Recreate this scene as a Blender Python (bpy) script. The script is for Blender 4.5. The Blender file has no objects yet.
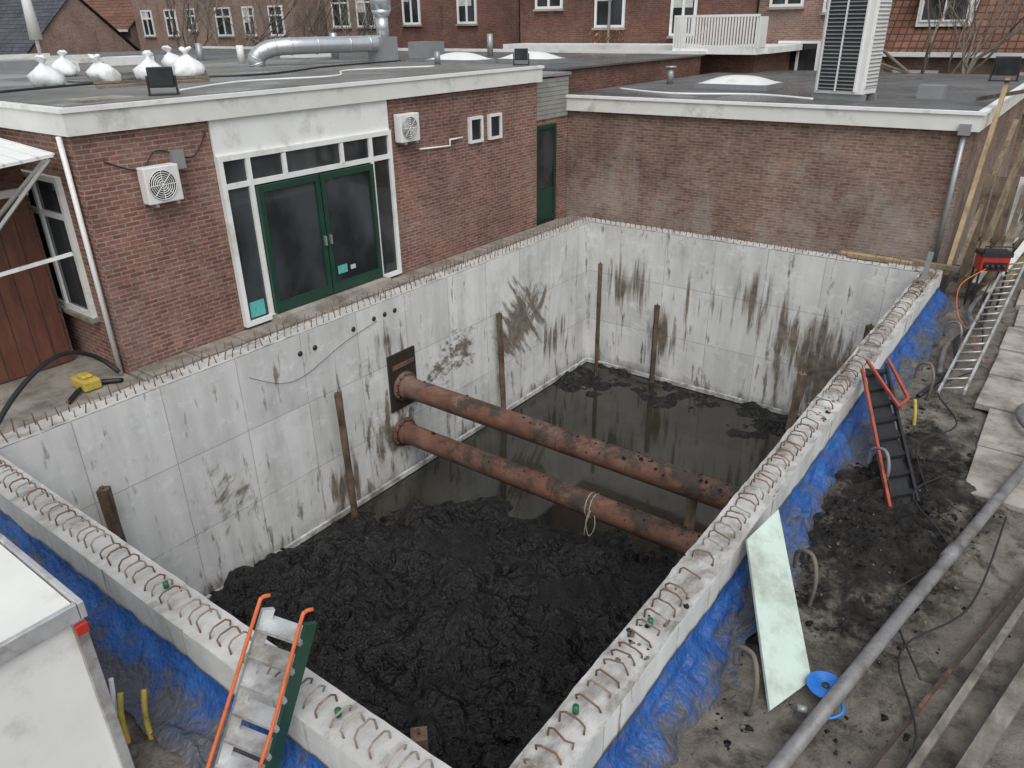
import bpy, math, random
from mathutils import Vector, Matrix, noise as mn
random.seed(7)
R=random.uniform
sc=bpy.context.scene
# ------------------------------------------------------------------ materials
class NT:
    def __init__(s,name):
        s.m=bpy.data.materials.new(name);s.m.use_nodes=True;s.t=s.m.node_tree;s.t.nodes.clear()
        s.out=s.n('ShaderNodeOutputMaterial');s.b=s.n('ShaderNodeBsdfPrincipled');s.l(s.b.outputs[0],s.out.inputs[0])
        s.co=s.n('ShaderNodeTexCoord')
    def n(s,k,**kw):
        x=s.t.nodes.new(k)
        for a,b in kw.items(): setattr(x,a,b)
        return x
    def l(s,a,b): s.t.links.new(a,b)
    def noise(s,scale,detail=6,rough=.6,vec=None,mapscale=None,rot=None):
        x=s.n('ShaderNodeTexNoise');x.inputs['Scale'].default_value=scale;x.inputs['Detail'].default_value=min(detail,7);x.inputs['Roughness'].default_value=rough
        v=vec or s.co.outputs['Object']
        if rot:
            mp=s.n('ShaderNodeMapping');mp.inputs['Rotation'].default_value=rot;s.l(v,mp.inputs[0]);v=mp.outputs[0]
        if mapscale:
            mp=s.n('ShaderNodeMapping');mp.inputs['Scale'].default_value=mapscale;s.l(v,mp.inputs[0]);v=mp.outputs[0]
        s.l(v,x.inputs['Vector']);return x.outputs[0]
    def ramp(s,f,stops):
        x=s.n('ShaderNodeValToRGB');e=x.color_ramp.elements
        while len(e)<len(stops): e.new(.5)
        for i,(p,c) in enumerate(stops):
            e[i].position=p;e[i].color=(c,c,c,1) if not hasattr(c,'__len__') else (*c,1)
        s.l(f,x.inputs[0]);return x.outputs[0]
    def mix(s,f,a,b,mode='MIX'):
        x=s.n('ShaderNodeMix',data_type='RGBA',blend_type=mode)
        for sock,v in ((x.inputs[0],f),(x.inputs[6],a),(x.inputs[7],b)):
            if hasattr(v,'is_output'): s.l(v,sock)
            elif hasattr(v,'__len__'): sock.default_value=(*v,1)
            else: sock.default_value=v
        return x.outputs[2]
    def math(s,op,a,b=0.,c=None,clamp=False):
        x=s.n('ShaderNodeMath',operation=op,use_clamp=clamp)
        for i,v in enumerate((a,b,c)):
            if v is None: continue
            if hasattr(v,'is_output'): s.l(v,x.inputs[i])
            else: x.inputs[i].default_value=v
        return x.outputs[0]
    def bump(s,h,st=.3,d=.02):
        x=s.n('ShaderNodeBump');x.inputs['Strength'].default_value=st;x.inputs['Distance'].default_value=d
        s.l(h,x.inputs['Height']);s.l(x.outputs[0],s.b.inputs['Normal'])
    def set(s,col,rough=.7,metal=0.,spec=.5):
        if hasattr(col,'is_output'): s.l(col,s.b.inputs['Base Color'])
        else: s.b.inputs['Base Color'].default_value=(*col,1)
        if hasattr(rough,'is_output'): s.l(rough,s.b.inputs['Roughness'])
        else: s.b.inputs['Roughness'].default_value=rough
        s.b.inputs['Metallic'].default_value=metal
        s.b.inputs['Specular IOR Level'].default_value=spec
def sc3(c,k): return tuple(min(1,max(0,x*k)) for x in c)
def pm(name,c,rough=.7,var=.25,scale=3,bump=.15,bs=30,metal=0,dirt=None,damt=.5,spec=.5,ms=None):
    t=NT(name)
    f=t.noise(scale,6,.65,mapscale=ms)
    col=t.mix(t.ramp(f,[(.3,0.),(.7,1.)]),sc3(c,1-var),sc3(c,1+var))
    if dirt:
        g=t.ramp(t.noise(scale*.6+.7,7,.7),[(.62-damt*.3,0.),(.75-damt*.2,1.)])
        col=t.mix(t.math('MULTIPLY',g,.8),col,dirt)
    t.set(col,rough,metal,spec)
    if bump: t.bump(t.noise(bs,3,.6),bump)
    return t.m
def brick(name,c1,c2,mortar,weather=(.3,.27,.25),wamt=.35,low=0):
    t=NT(name);uv=t.co.outputs['UV']
    b=t.n('ShaderNodeTexBrick');b.offset=.5
    for k,v in (('Scale',1.),('Mortar Size',.009),('Mortar Smooth',.2),('Bias',0.),('Brick Width',.215),('Row Height',.064)): b.inputs[k].default_value=v
    b.inputs['Color1'].default_value=(*c1,1);b.inputs['Color2'].default_value=(*c2,1);b.inputs['Mortar'].default_value=(*mortar,1)
    t.l(uv,b.inputs['Vector'])
    big=t.ramp(t.noise(.8,6,.65),[(.3,.66),(.7,1.2)])
    col=t.mix(1.,b.outputs['Color'],big,'MULTIPLY')
    sm=t.ramp(t.noise(9,3,.6,mapscale=(1,1,2.5)),[(.3,.72),(.7,1.25)])
    col=t.mix(1.,col,sm,'MULTIPLY')
    dk=t.ramp(t.noise(2.2,6,.7,mapscale=(1,1,.25)),[(.56,1.),(.72,.7)])
    col=t.mix(1.,col,dk,'MULTIPLY')
    nz=t.noise(1.3,7,.75,mapscale=(1,1,.6))
    if low:
        sx=t.n('ShaderNodeSeparateXYZ');t.l(t.co.outputs['Object'],sx.inputs[0])
        nz=t.math('ADD',nz,t.math('MULTIPLY',t.math('SUBTRACT',1.6,sx.outputs[2]),low))
    w=t.math('MULTIPLY',t.ramp(nz,[(.5,0.),(.72,1.)]),wamt)
    col=t.mix(w,col,weather)
    t.set(col,.88,spec=.25)
    t.bump(t.math('SUBTRACT',1.,b.outputs['Fac']),.5,.008)
    return t.m
M={}
M['brickL']=brick('brick_red',(.195,.08,.06),(.295,.135,.102),(.28,.25,.225),(.35,.30,.27),.28)
M['brickR']=brick('brick_brown',(.18,.098,.07),(.28,.168,.126),(.25,.225,.20),(.40,.38,.35),.5,.07)
M['brickD']=brick('brick_dark',(.15,.06,.045),(.21,.092,.07),(.16,.135,.115),(.2,.13,.11),.2)
M['brickP']=brick('brick_pale',(.24,.14,.11),(.33,.205,.165),(.31,.28,.25))
M['white']=pm('white_paint',(.79,.80,.78),.5,.05,2,.05,20,dirt=(.52,.51,.46),damt=.25)
M['cream']=pm('cream_fascia',(.71,.71,.67),.6,.08,1.5,.05,20,dirt=(.42,.41,.35),damt=.3)
M['green']=pm('green_paint',(.012,.05,.032),.35,.2,3,.03)
def glass(name,c=(.016,.018,.020)):
    t=NT(name);f=t.noise(1.1,3,.5,mapscale=(1,1,.7))
    c2=t.mix(t.ramp(f,[(.42,0.),(.62,1.)]),c,sc3(c,3.2))
    t.set(c2,.05,0,.7);return t.m
M['glass']=glass('window_glass')
M['sticker']=pm('sticker',(.1,.45,.42),.4,.3,20,0)
M['curtain']=pm('curtain',(.5,.5,.48),.8,.15,8,0)
M['plast']=pm('white_plastic',(.75,.75,.73),.45,.05,3,.02,dirt=(.5,.49,.44),damt=.15)
M['strip']=pm('waterstop',(.66,.69,.68),.6,.1,3,.05,dirt=(.12,.10,.08),damt=.75)
M['dark']=pm('dark_grille_and_hole',(.03,.032,.035),.5,.3,5)
M['black']=pm('black_rubber',(.018,.018,.02),.5,.3,5)
M['grey']=pm('grey_metal',(.33,.34,.35),.4,.12,3,.03,metal=.4)
M['galv']=pm('galvanised_steel',(.58,.60,.62),.32,.12,6,.03,metal=.75)
M['alu']=pm('aluminium',(.60,.61,.61),.42,.15,4,.03,metal=.5,dirt=(.25,.22,.18),damt=.55)
M['orange']=pm('orange_paint',(.70,.16,.05),.45,.12,4,.02,dirt=(.2,.1,.06),damt=.3)
M['redor']=pm('faded_red_paint',(.42,.085,.045),.5,.2,4,.02,dirt=(.1,.06,.05),damt=.5)
M['red']=pm('red_paint',(.42,.03,.02),.4,.15,4,.02)
M['yellow']=pm('yellow_plastic',(.50,.39,.07),.5,.15,4,.02,dirt=(.2,.15,.06),damt=.5)
M['blueh']=pm('blue_hose',(.02,.17,.55),.4,.2,10,.05)
M['mint']=pm('mint_board',(.52,.63,.56),.65,.08,2,.05,40,dirt=(.28,.30,.25),damt=.6)
M['wood']=pm('weathered_wood',(.24,.185,.125),.8,.35,3,.3,40,dirt=(.07,.055,.04),damt=.5,ms=(6,6,.8))
M['wooddark']=pm('wet_timber',(.13,.085,.055),.75,.45,3,.4,30,dirt=(.02,.017,.014),damt=.6,ms=(5,5,.7))
M['woodgrey']=pm('muddy_grey_timber',(.22,.20,.17),.85,.3,3,.3,40,dirt=(.07,.06,.048),damt=.6,ms=(5,1,5))
M['packing']=pm('tarred_board',(.028,.022,.018),.6,.45,3,.4,30,ms=(5,5,.7))
M['woodnew']=pm('pine_timber',(.42,.31,.18),.75,.2,3,.2,40,dirt=(.16,.12,.085),damt=.5,ms=(5,5,1))
M['rope']=pm('pale_rope',(.42,.38,.31),.9,.15,20,.2)
M['reddoor']=pm('brown_door',(.14,.055,.036),.5,.3,2,.1,ms=(6,6,1))
M['siding']=pm('grey_siding',(.28,.28,.25),.8,.2,3,.1)
M['bag']=pm('sandbag_cloth',(.78,.80,.80),.85,.08,6,.5,18)
M['pvc']=pm('grey_pvc',(.20,.20,.20),.45,.2,5,.05,dirt=(.09,.08,.065),damt=.6)
M['mudlight']=pm('dried_mud',(.15,.13,.105),.95,.3,3,.5,15)
def roofmat(name,c,puddle=True):
    t=NT(name);f=t.noise(.5,7,.7);col=t.mix(t.ramp(f,[(.35,0.),(.65,1.)]),sc3(c,.65),sc3(c,1.35))
    g=t.noise(60,3,.6);col=t.mix(1.,col,t.ramp(g,[(.3,.75),(.7,1.25)]),'MULTIPLY')
    moss=t.ramp(t.noise(1.8,6,.7),[(.54,0.),(.66,.7)]);col=t.mix(moss,col,(.16,.155,.11))
    ro=t.ramp(t.noise(.45,5,.5),[(.42,.25),(.52,.9)])
    t.set(col,ro,0,.35);t.bump(g,.3,.01);return t.m
M['roof']=roofmat('bitumen_roof',(.17,.168,.155))
M['roof2']=roofmat('bitumen_roof_dark',(.11,.11,.11))
def tile(name,c):
    t=NT(name);uv=t.co.outputs['UV'];w=t.n('ShaderNodeTexBrick');w.offset=0
    for k,v in (('Scale',1.),('Mortar Size',.025),('Mortar Smooth',.6),('Brick Width',.25),('Row Height',.22)): w.inputs[k].default_value=v
    w.inputs['Color1'].default_value=(*sc3(c,.8),1);w.inputs['Color2'].default_value=(*sc3(c,1.2),1);w.inputs['Mortar'].default_value=(*sc3(c,.35),1)
    t.l(uv,w.inputs['Vector']);col=t.mix(1.,w.outputs['Color'],t.ramp(t.noise(1,6,.7),[(.3,.65),(.7,1.25)]),'MULTIPLY')
    t.set(col,.75,0,.3);t.bump(w.outputs['Fac'],.6,.03);return t.m
M['tileR']=tile('red_tiles',(.20,.10,.07));M['tileG']=tile('grey_tiles',(.085,.09,.105))
def concrete():
    t=NT('pit_concrete');ob=t.co.outputs['Object'];uv=t.co.outputs['UV']
    b=t.n('ShaderNodeTexBrick');b.offset=.0;b.inputs['Scale'].default_value=1
    for k,v in (('Mortar Size',.009),('Mortar Smooth',.6),('Bias',0.),('Brick Width',1.22),('Row Height',1.3)): b.inputs[k].default_value=v
    b.inputs['Color1'].default_value=(.60,.605,.585,1);b.inputs['Color2'].default_value=(.71,.715,.695,1);b.inputs['Mortar'].default_value=(.38,.375,.35,1)
    mp=t.n('ShaderNodeMapping');mp.inputs['Location'].default_value=(.35,1.25,0);t.l(uv,mp.inputs[0]);t.l(mp.outputs[0],b.inputs['Vector'])
    col=t.mix(1.,b.outputs['Color'],t.ramp(t.noise(.9,7,.68),[(.28,.76),(.5,1.),(.72,1.08)]),'MULTIPLY')
    col=t.mix(1.,col,t.ramp(t.noise(3.,5,.6,mapscale=(1,1,.12)),[(.3,.82),(.6,1.04)]),'MULTIPLY')
    col=t.mix(t.ramp(t.noise(2.1,7,.78,mapscale=(1,1,1.8)),[(.54,0.),(.64,.6)]),col,(.78,.79,.78))
    col=t.mix(t.ramp(t.noise(1.6,7,.78,mapscale=(1.3,1.3,1)),[(.58,0.),(.68,.45)]),col,(.34,.32,.285))
    sx=t.n('ShaderNodeSeparateXYZ');t.l(ob,sx.inputs[0]);z=sx.outputs[2]
    dep=t.math('MULTIPLY',z,-1/3.75,clamp=True)
    low=t.math('POWER',dep,5.)
    m1=t.math('ADD',t.noise(6.,7,.62,mapscale=(1,1,.2)),t.math('MULTIPLY',low,.08))
    m1=t.math('ADD',m1,t.math('MULTIPLY',t.noise(.7,2,.5),.16))
    mask=t.ramp(m1,[(.68,0.),(.76,.8)])
    D=math.radians
    for (c,r,vs,sc_,rot,am) in (((0,-2.75,-1.75),1.4,.22,5,(D(-38),0,0),.34),((0,-2.2,-1.4),.9,.2,5,(D(35),0,0),.28),((0,-4.9,-1.65),.65,1.6,4,(D(15),0,0),.30),((0,-5.6,-1.9),.6,1.6,4,None,.26),
        ((6.3,.25,-2.75),1.9,.16,4,None,.34),((5.4,.25,-1.9),1.2,.07,6,None,.27),((1.1,.25,-1.5),1.0,.06,6,None,.26),((3.3,.25,-1.5),1.,.05,7,None,.24),((4.3,.25,-1.2),1.,.05,7,None,.24),((2.2,.25,-2.6),1.0,.08,6,None,.26),
        ((0,-7.1,-2.6),1.1,.3,5,None,.28),((0,-6.9,-.8),.7,.1,6,None,.24),((0,-8.4,-3.2),.9,.15,5,None,.25),((0,-10.6,-2.2),.8,.5,4,(D(50),0,0),.20),((0,-1.3,-2.5),.9,.1,6,None,.24)):
        d=t.n('ShaderNodeVectorMath',operation='DISTANCE');t.l(ob,d.inputs[0]);d.inputs[1].default_value=c
        fall=t.math('SUBTRACT',1.,t.math('DIVIDE',d.outputs['Value'],r),clamp=True)
        nz=t.noise(sc_,6,.62,mapscale=(1,1,vs),rot=rot)
        mm=t.ramp(t.math('ADD',t.math('MULTIPLY',fall,am),nz),[(.62,0.),(.74,.9)])
        mask=t.math('MAXIMUM',mask,t.math('MULTIPLY',mm,t.math('MULTIPLY',fall,6.,clamp=True)))
    mudc=t.mix(t.ramp(t.noise(5,6,.7),[(.35,0.),(.65,1.)]),(.04,.032,.025),(.24,.185,.13))
    col=t.mix(mask,col,mudc)
    wet=t.n('ShaderNodeMapRange');t.l(t.math('ADD',t.math('MULTIPLY',z,-1.),t.math('MULTIPLY',t.noise(2.,6,.7),.7)),wet.inputs[0]);wet.inputs[1].default_value=3.85;wet.inputs[2].default_value=4.2
    col=t.mix(t.math('MULTIPLY',wet.outputs[0],.85),col,(.10,.09,.075))
    t.set(col,.85,0,.3);t.bump(t.noise(25,5,.65),.2,.01);return t.m
M['conc']=concrete()
def rimmat():
    t=NT('rim_concrete');col=t.mix(t.ramp(t.noise(1.3,7,.7),[(.3,0.),(.7,1.)]),(.40,.40,.38),(.60,.60,.58))
    ob=t.co.outputs['Object'];sx=t.n('ShaderNodeSeparateXYZ');t.l(ob,sx.inputs[0])
    e=t.math('MULTIPLY',t.math('GREATER_THAN',sx.outputs[0],7.4),.09)
    m=t.ramp(t.math('ADD',t.noise(2.4,7,.72,mapscale=(1,.5,1)),e),[(.52,0.),(.70,.85)])
    col=t.mix(m,col,t.mix(t.noise(6,5,.7),(.05,.042,.034),(.22,.19,.155)));t.set(col,.9,0,.3);t.bump(t.noise(18,6,.7),.4,.02);return t.m
M['rim']=rimmat()
def rust():
    t=NT('rusty_steel');col=t.mix(t.ramp(t.noise(3,7,.7),[(.3,0.),(.7,1.)]),(.085,.042,.031),(.205,.10,.066))
    col=t.mix(t.ramp(t.noise(1.8,7,.75,mapscale=(.6,1,1)),[(.50,0.),(.66,.75)]),col,(.19,.155,.13))
    g=t.n('ShaderNodeNewGeometry');sx=t.n('ShaderNodeSeparateXYZ');t.l(g.outputs['Normal'],sx.inputs[0])
    top=t.math('MULTIPLY',sx.outputs[2],.08)
    ps=t.n('ShaderNodeSeparateXYZ');t.l(t.co.outputs['Object'],ps.inputs[0])
    mm=t.ramp(t.math('ADD',t.math('ADD',t.noise(2.2,7,.74),top),t.math('MULTIPLY',ps.outputs[0],.014)),[(.585,0.),(.67,.92)])
    col=t.mix(mm,col,t.mix(t.noise(8,4,.6),(.018,.015,.013),(.075,.062,.05)));t.set(col,.75,0,.35);t.bump(t.noise(18,6,.72),.6,.02);return t.m
M['rust']=rust()
M['rebar']=pm('rebar_steel',(.17,.09,.06),.8,.35,8,.2,dirt=(.35,.31,.27),damt=.3)
M['rebar2']=pm('rebar_cement_coated',(.36,.31,.26),.85,.3,8,.2,dirt=(.17,.09,.06),damt=.6)
def mudm():
    t=NT('black_peat_soil');f=t.noise(1.0,6,.65);col=t.mix(t.ramp(f,[(.35,0.),(.65,1.)]),(.0035,.0035,.004),(.013,.012,.0115))
    col=t.mix(t.ramp(t.noise(2.6,7,.72),[(.56,0.),(.70,.7)]),col,(.042,.038,.034))
    ro=t.ramp(t.noise(.8,6,.68),[(.46,.13),(.54,.38),(.64,.9)])
    t.set(col,ro,0,.45)
    h=t.math('ADD',t.noise(2.4,6,.62),t.math('MULTIPLY',t.noise(22,3,.55),.07));t.bump(h,1.,.30);return t.m
M['mud']=mudm()
def groundR():
    t=NT('site_ground');ob=t.co.outputs['Object']
    sand=t.mix(t.ramp(t.noise(1.5,7,.7),[(.3,0.),(.7,1.)]),(.13,.115,.095),(.31,.28,.24))
    sand=t.mix(t.ramp(t.noise(2.3,7,.75),[(.50,0.),(.62,.85)]),sand,(.065,.057,.047))
    d=t.n('ShaderNodeVectorMath',operation='DISTANCE');mp=t.n('ShaderNodeMapping');mp.inputs['Scale'].default_value=(1.2,.38,0);t.l(ob,mp.inputs[0]);t.l(mp.outputs[0],d.inputs[0]);d.inputs[1].default_value=(8.8*1.2,-7.7*.38,0)
    fall=t.math('SUBTRACT',1.,t.math('DIVIDE',d.outputs['Value'],1.7),clamp=True)
    mk=t.ramp(t.math('ADD',t.math('MULTIPLY',fall,.42),t.math('MULTIPLY',t.noise(1.9,7,.78),.75)),[(.49,0.),(.62,1.)])
    col=t.mix(mk,sand,t.mix(t.ramp(t.noise(7,6,.75),[(.4,0.),(.65,1.)]),(.007,.0065,.006),(.048,.041,.034)))
    t.set(col,t.ramp(t.noise(1.2,6,.6),[(.42,.3),(.56,.95)]),0,.35);t.bump(t.math('ADD',t.noise(6,7,.8),t.math('MULTIPLY',t.noise(40,4,.6),.25)),1.,.07);return t.m
M['gr']=groundR()
M['far']=pm('ground_far',(.12,.12,.10),.9,.3,.3,.2,10)
M['slab']=pm('concrete_slab',(.36,.335,.295),.9,.18,2,.3,30,dirt=(.13,.11,.09),damt=.6)
M['pave']=pm('terrace_paving',(.27,.25,.22),.9,.2,2,.3,30,dirt=(.10,.09,.07),damt=.6)
def water():
    t=NT('pit_water');t.set(t.mix(t.ramp(t.noise(.5,6,.6),[(.35,0.),(.65,1.)]),(.012,.012,.0095),(.034,.032,.024)),.05,0,.75)
    t.bump(t.noise(2.5,3,.5),.05,.02);return t.m
M['water']=water()
def tarpm():
    t=NT('blue_tarpaulin');col=t.mix(t.ramp(t.noise(2,6,.6),[(.3,0.),(.7,1.)]),(.012,.058,.22),(.028,.12,.38))
    ob=t.co.outputs['Object'];sx=t.n('ShaderNodeSeparateXYZ');t.l(ob,sx.inputs[0])
    lowz=t.math('MULTIPLY',t.math('SUBTRACT',-.38,sx.outputs[2]),1.1,clamp=True)
    col=t.mix(t.ramp(t.math('ADD',t.noise(2.6,7,.78),lowz),[(.52,0.),(.68,.9)]),col,(.10,.095,.088))
    t.set(col,.45,0,.4);t.bump(t.math('ADD',t.noise(3.5,4,.6),t.math('MULTIPLY',t.noise(14,3,.5),.25)),.8,.09);return t.m
M['tarp']=tarpm()
M['bark']=pm('bark',(.17,.15,.12),.9,.3,8,.4)
M['leafG']=pm('plant_leaf',(.06,.1,.03),.7,.4,8,.1)
M['capg']=pm('green_cap',(.015,.13,.07),.5,.1,8,0)
# ------------------------------------------------------------------ mesh builder
class MB:
    def __init__(s,T=None): s.v=[];s.f=[];s.m=[];s.sm=[];s.mats=[];s.T=T
    def mi(s,k):
        if k not in s.mats: s.mats.append(k)
        return s.mats.index(k)
    def add(s,vs,fs,k,smooth=False,T=None):
        o=len(s.v)
        for p in vs:
            p=Vector(p)
            if T is not None: p=T@p
            if s.T is not None: p=s.T@p
            s.v.append(p)
        i=s.mi(k)
        for f in fs: s.f.append([a+o for a in f]);s.m.append(i);s.sm.append(smooth)
    def box(s,x0,x1,y0,y1,z0,z1,k,T=None):
        if x0>x1:x0,x1=x1,x0
        if y0>y1:y0,y1=y1,y0
        if z0>z1:z0,z1=z1,z0
        s.add([(x0,y0,z0),(x1,y0,z0),(x1,y1,z0),(x0,y1,z0),(x0,y0,z1),(x1,y0,z1),(x1,y1,z1),(x0,y1,z1)],
          [(0,3,2,1),(4,5,6,7),(0,1,5,4),(1,2,6,5),(2,3,7,6),(3,0,4,7)],k,False,T)
    def beam(s,a,b,w,h,k,up=(0,0,1)):
        a=Vector(a);b=Vector(b);d=(b-a);L=d.length;d.normalize();u=Vector(up)
        if abs(d.dot(u))>.98:u=Vector((0,1,0))
        r=d.cross(u).normalized();u=r.cross(d)
        T=Matrix((( r.x,d.x,u.x,a.x),(r.y,d.y,u.y,a.y),(r.z,d.z,u.z,a.z),(0,0,0,1)))
        s.box(-w/2,w/2,0,L,-h/2,h/2,k,T)
    def tube(s,pts,r,k,seg=8,cap=True,radii=None):
        pts=[Vector(p) for p in pts];n=len(pts);vs=[];fs=[];prev=None
        for i,p in enumerate(pts):
            d=(pts[min(i+1,n-1)]-pts[max(i-1,0)]).normalized()
            if prev is None:
                u=Vector((0,0,1)) if abs(d.z)<.9 else Vector((1,0,0));a=d.cross(u).normalized()
            else: a=(prev-d*prev.dot(d)).normalized()
            prev=a;b=d.cross(a);rr=radii[i] if radii else r
            for j in range(seg):
                t=2*math.pi*j/seg;vs.append(p+a*math.cos(t)*rr+b*math.sin(t)*rr)
        for i in range(n-1):
            for j in range(seg):
                q=(j+1)%seg;fs.append((i*seg+j,i*seg+q,(i+1)*seg+q,(i+1)*seg+j))
        if cap: fs.append(tuple(range(seg))[::-1]);fs.append(tuple((n-1)*seg+j for j in range(seg)))
        s.add(vs,fs,k,seg>4)
    def obj(s,name,parent=None,bevel=0):
        me=bpy.data.meshes.new(name);me.from_pydata([tuple(v) for v in s.v],[],s.f);me.update()
        for k in s.mats: me.materials.append(M[k])
        uv=me.uv_layers.new(name='UVMap')
        for p,mi,sm in zip(me.polygons,s.m,s.sm):
            p.material_index=mi;p.use_smooth=sm;n=p.normal
            if abs(n.z)>.85: f=lambda c:(c.x,c.y)
            else:
                tx,ty=-n.y,n.x;L=math.hypot(tx,ty) or 1;tx/=L;ty/=L
                f=lambda c,tx=tx,ty=ty:(c.x*tx+c.y*ty,c.z)
            for li in p.loop_indices: uv.data[li].uv=f(me.vertices[me.loops[li].vertex_index].co)
        o=bpy.data.objects.new(name,me);sc.collection.objects.link(o)
        if parent: o.parent=parent
        if bevel:
            b=o.modifiers.new('bev','BEVEL');b.width=bevel;b.segments=2;b.limit_method='ANGLE'
        return o
def empty(name):
    o=bpy.data.objects.new(name,None);sc.collection.objects.link(o);o.empty_display_size=.2;return o
def spline(P,n=8):
    P=[Vector(p) for p in P];o=[]
    for i in range(len(P)-1):
        p0=P[max(i-1,0)];p1=P[i];p2=P[i+1];p3=P[min(i+2,len(P)-1)]
        for j in range(n):
            t=j/n;o.append(.5*((2*p1)+(p2-p0)*t+(2*p0-5*p1+4*p2-p3)*t*t+(3*p1-p0-3*p2+p3)*t**3))
    o.append(P[-1]);return o
def heightgrid(name,x0,x1,y0,y1,nx,ny,fn,k,parent=None):
    m=MB();vs=[];fs=[]
    for j in range(ny+1):
        for i in range(nx+1):
            x=x0+(x1-x0)*i/nx;y=y0+(y1-y0)*j/ny;vs.append((x,y,fn(x,y)))
    for j in range(ny):
        for i in range(nx):
            a=j*(nx+1)+i;fs.append((a,a+1,a+nx+2,a+nx+1))
    m.add(vs,fs,k,True);return m.obj(name,parent)
def fbm(x,y,s=1.,o=5,seed=0): return mn.fractal(Vector((x*s,y*s,seed)),1.,2.,o)
# ------------------------------------------------------------------ ground
g=MB();E=400
X0,X1,Y0,Y1=-.36,7.89,-13.81,.61
for (a,b,c,d) in ((-E,X0,-E,E),(X1,E,-E,E),(X0,X1,-E,Y0),(X0,X1,Y1,E)):
    g.add([(a,c,-.95),(b,c,-.95),(b,d,-.95),(a,d,-.95)],[(0,1,2,3)],'far')
g.obj('ground')
def gz(x,y):
    hp=math.exp(-((x-8.9)**2/.7+(y+7.8)**2/4.5))
    return -.62+.07*fbm(x,y,.9)+.04*fbm(x,y,4,4,3)+hp*(.12+.20*abs(fbm(x,y,3.2,5,8)))
heightgrid('muddy_site_ground',7.9,15,-20,4,190,560,gz,'gr')
heightgrid('muddy_site_ground',-8,7.9,-22,-13.82,160,80,lambda x,y:-.66+.06*fbm(x,y,.9)+.03*fbm(x,y,4,4,3),'gr')
t=MB();t.box(-9,-.37,-13.81,-11.31,-.9,-.04,'pave')
t.box(-.83,-.37,-11.3,.6,-.9,0.0,'pave')
for i in range(14):
    t.box(-.82,-.38,-11.2+i*.8,-10.42+i*.8,.0,.03,'pave')
t.obj('terrace_paving')
# ------------------------------------------------------------------ pit
pit=empty('concrete_basement_pit')
w=MB();zb=-4.6
def wallbox(m,x0,x1,y0,y1):
    m.box(x0,x1,y0,y1,zb,0,'conc')
wallbox(w,-.35,0,-13.8,.6);wallbox(w,7.53,7.88,-13.8,.6)
wallbox(w,.001,7.529,.25,.6);wallbox(w,.001,7.529,-13.8,-13.45)
w.obj('walls',pit)
def rim(nm,x0,x1,y0,y1,nx,ny):
    heightgrid(nm,x0,x1,y0,y1,nx,ny,lambda x,y:.012+.010*fbm(x,y,5,4)+(.05*max(0,fbm(x,y,2.2,5,9)-.05) if x>7.45 else 0),'rim',pit)
rim('rim_left',-.35,0,-13.8,.6,10,400);rim('rim_right',7.53,7.88,-13.8,.6,14,500)
rim('rim_back',.003,7.527,.25,.6,220,10);rim('rim_front',.003,7.527,-13.8,-13.45,220,10)
k=MB()
k.box(.0,.05,-13.44,.245,-3.80,-3.70,'strip');k.box(.06,7.52,.20,.25,-3.80,-3.70,'strip')
k.obj('waterstop_strip',pit)
hh=MB()
for (y,z) in ((-8.93,-.33),(-8.62,-.33),(-7.75,-.28),(-7.25,-.24),(-6.98,-.24),(-6.72,-.24)):
    hh.tube([(-.02,y,z),(.012,y,z)],.045,'dark',16)  # solid dark discs paint in the shade of open wall holes
hh.obj('wall_hole_discs',pit)
rb=MB();y=-13.4
def stub(x,y,h,k='rebar'):
    rb.tube([(x,y,0),(x+R(-.02,.02),y+R(-.03,.03),h)],.0085,k,5)
def hairpinX(y,x0,x1,k):
    h=R(.08,.15);j=R(-.04,.04)
    rb.tube([(x0,y,0),(x0+R(-.01,.01),y+j,h*.7),(x0+.04,y+j,h),(x1-.05,y+j+R(-.03,.03),h+R(-.02,.02)),(x1,y+j,h*.65),(x1+R(-.01,.01),y,0)],.0085,k,5)
while y<.5:
    stub(-.07,y,R(.11,.19),'rebar' if random.random()<.6 else 'rebar2');stub(-.28,y+.03,R(.11,.20))
    y+=R(.12,.15)
x=.1
while x<7.4:
    stub(x,.32,R(.08,.16));stub(x+.02,.52,R(.08,.16));x+=R(.13,.165)
y=-13.65
while y<.4:
    if random.random()<.92: hairpinX(y,7.60,7.80,'rebar2' if random.random()<.4 else 'rebar')
    y+=R(.115,.15)
x=.1
while x<7.45:
    h=R(.09,.15);j=R(-.04,.04);kk='rebar2' if random.random()<.6 else 'rebar'
    rb.tube([(x,-13.72,0),(x+j,-13.72,h*.7),(x+j,-13.68,h),(x+j,-13.57,h),(x+j,-13.53,h*.65),(x,-13.53,0)],.0085,kk,5);x+=R(.13,.16)
rb.obj('rebar_starter_bars',pit)
WZ=-3.82
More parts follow.
